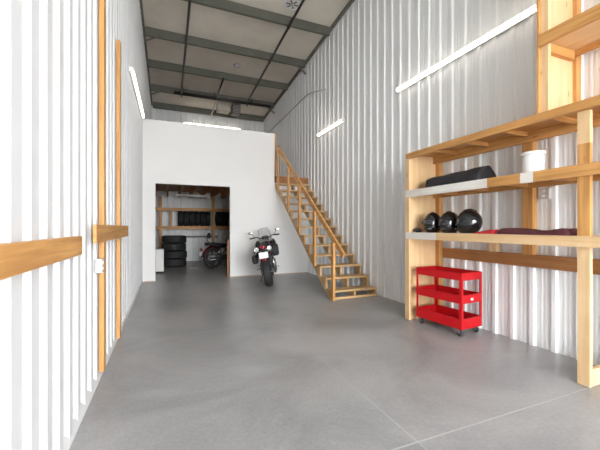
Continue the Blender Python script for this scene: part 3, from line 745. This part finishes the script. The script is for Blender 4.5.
        for sx, s in ((-1, .8), (1, 1.15)):   # soft throw-over panniers
            def pn(p): return [max(-1, min(1, p[0]*1.25)), max(-1, min(1, p[1]*1.2)), max(-1, min(1, p[2]*1.2))]
            pc = (sx*.225, .17 if sx > 0 else .05, .755 if sx > 0 else .62)
            L(MB().ball(pc, (.075*s, .16, .115*s), 16, fn=pn), 'pannier', M_BLACKFAB)
        for sx in (-1, 1):
            L(MB().ball((sx*.19, .98, .84), (.075, .20, .15), 16), 'tank_shroud', M_BLACKGL)
        # windscreen
        g = []
        for i in range(7):
            t = i/6; z = .98+.30*t; w = .17*(1-.15*t) if t < .8 else .17*(1-.15*t)*(1-(t-.8)*1.6)
            g.append([(w*s, WB-.10-.16*t-.10*s*s, z) for s in (-1, -.66, -.33, 0, .33, .66, 1)])
        L(MB().sheet(g, thick=(0, .004, 0)), 'windscreen', M_SCREEN)
        L(MB().ball((0, WB-.20, 1.03), (.10, .05, .05), 14), 'instrument_pod', M_BLACK)
    else:
        # bobbed rear mudguard, sissy bar with pad, side plate
        g = []
        for k in range(15):
            a = math.radians(38+135*k/14); rr = Rr+.045
            g.append([(x, rr*math.cos(a), Rr+rr*math.sin(a)-abs(x)*.5) for x in (-.10, -.06, 0, .06, .10)])
        L(MB().sheet(g, thick=(0, 0, .006)), 'rear_mudguard', M_BURG)
        sb = L(MB().tube([(-.10, -.02, .70), (-.10, -.12, .98), (0, -.14, 1.04), (.10, -.12, .98), (.10, -.02, .70)], .012, 8), 'sissy_bar', M_CHROME)
        L(MB().ball((0, -.09, 1.07), (.11, .035, .10), 14), 'back_pad', M_BLACKFAB, sb)
        L(MB().ball((0, -.40, .62), (.06, .04, .05), 12), 'tail_light', M_TAIL)
        L(MB().box(-.09, .09, -.445, -.438, .44, .56), 'licence_plate', M_PLATE)
        for k, (sx, dz) in enumerate(((1, 0), (1, .11))):
            L(MB().tube([(.15, .85, .42), (.19, .60, .30+dz*.5), (.20, .2, .27+dz), (.20, -.30, .28+dz)], [.02, .026, .045, .048], 14), 'silencer', M_GUNMETAL)
        L(MB().lathe([(0, -.02), (.10, -.02), (.11, 0), (.10, .02), (0, .02)], (.16, .60, .55), 'x', 20), 'air_filter', M_CHROME)
    # handlebar
    hb_z = 1.04 if naked else 1.10
    hb = L(MB().tube([(-.36, WB-.42, hb_z+.02), (-.20, WB-.36, hb_z+.03), (-.08, WB-.29, hb_z-.03), (.08, WB-.29, hb_z-.03), (.20, WB-.36, hb_z+.03), (.36, WB-.42, hb_z+.02)], .012, 10), 'handlebar', M_BLACK if naked else M_CHROME)
    for sx in (-1, 1):
        L(MB().tube([(sx*.26, WB-.385, hb_z+.026), (sx*.37, WB-.425, hb_z+.02)], .019, 10), 'grip', M_RUBBER, hb)
        L(MB().tube([(sx*.22, WB-.34, hb_z+.02), (sx*.34, WB-.34, hb_z+.01)], .007, 8), 'lever', M_CHROME, hb)
        mz = hb_z+.14 if naked else hb_z+.17
        mr = L(MB().tube([(sx*.23, WB-.37, hb_z+.03), (sx*.27, WB-.36, hb_z+.08), (sx*.32, WB-.37, mz)], .006, 8).ball((sx*.335, WB-.37, mz+.012), (.062, .018, .034), 14), 'mirror', M_BLACK)
        L(MB().ball((sx*.335, WB-.386, mz+.012), (.053, .004, .027), 14), 'mirror_glass', M_MIRROR, mr)
        # foot pegs, indicators
        L(MB().tube([(sx*.13, .38, .36), (sx*.25, .36, .36)], .012, 8), 'foot_peg', M_CHROME)
        L(MB().tube([(sx*.11, .16, .45), (sx*.22, .14, .46)], .010, 8), 'pillion_peg', M_CHROME)
    L(MB().tube([(-.12, .62, .30), (-.25, .56, .02-math.tan(lean)*.25+.012)], .011, 8), 'side_stand', M_BLACK)
    L(MB().tube([(.16, .95, .50), (.17, .98, .30), (.16, .75, .20), (.14, .45, .22), (.15, .30, .55)], .020, 10) if naked else MB().tube([(-.15, .95, .45), (-.17, .9, .25), (-.15, .6, .2)], .02, 10), 'exhaust_pipe', M_CHROME)
    b = MB().bar((-.105, .02, Rr+.055), (-.115, .52, .44), .012, .014).bar((-.105, .02, Rr-.06), (-.115, .52, .36), .012, .014)
    L(b, 'chain', M_GUNMETAL)
    return r
motorcycle('black naked motorcycle with small screen parked nose to the white loft wall', (2.165, 7.12, 0.003), math.radians(19), math.radians(9.5), 'naked')
motorcycle('dark red and black cruiser motorcycle parked in the dim bay under the loft', (1.40, 10.95, 0.003), math.radians(66), math.radians(7), 'cruiser')

# ------------------------------------------------------------------ light, world, camera
w = bpy.data.worlds.new('overcast'); S.world = w; w.use_nodes = True
bg = w.node_tree.nodes['Background']; bg.inputs['Color'].default_value = (0.96, 0.98, 1.0, 1); bg.inputs['Strength'].default_value = 15.5
lp = bpy.data.lights.new('doorway_portal', 'AREA'); lp.shape = 'RECTANGLE'; lp.size = DX1-DX0; lp.size_y = DZ
lp.cycles.is_portal = True
po = bpy.data.objects.new('doorway_portal', lp); COL.objects.link(po); po.location = ((DX0+DX1)/2, ROOF_FRONT-.02, DZ/2); po.rotation_euler = (math.radians(90), 0, 0)

cam = bpy.data.cameras.new('camera'); cam.sensor_fit = 'HORIZONTAL'; cam.sensor_width = 36; cam.lens = 325/600*36; cam.shift_y = 2/600; cam.clip_start = .02
co = bpy.data.objects.new('camera', cam); COL.objects.link(co)
co.location = (0, 0, 1.35); co.rotation_euler = (math.radians(90), 0, -math.atan(132.5/325))
S.camera = co
S.view_settings.view_transform = 'Standard'; S.view_settings.look = 'None'; S.view_settings.gamma = 1; S.view_settings.use_curve_mapping = False
S.view_settings.exposure = 0.68
S.cycles.max_bounces = 14; S.cycles.diffuse_bounces = 8; S.cycles.use_denoising = True
S.cycles.sample_clamp_indirect = 6
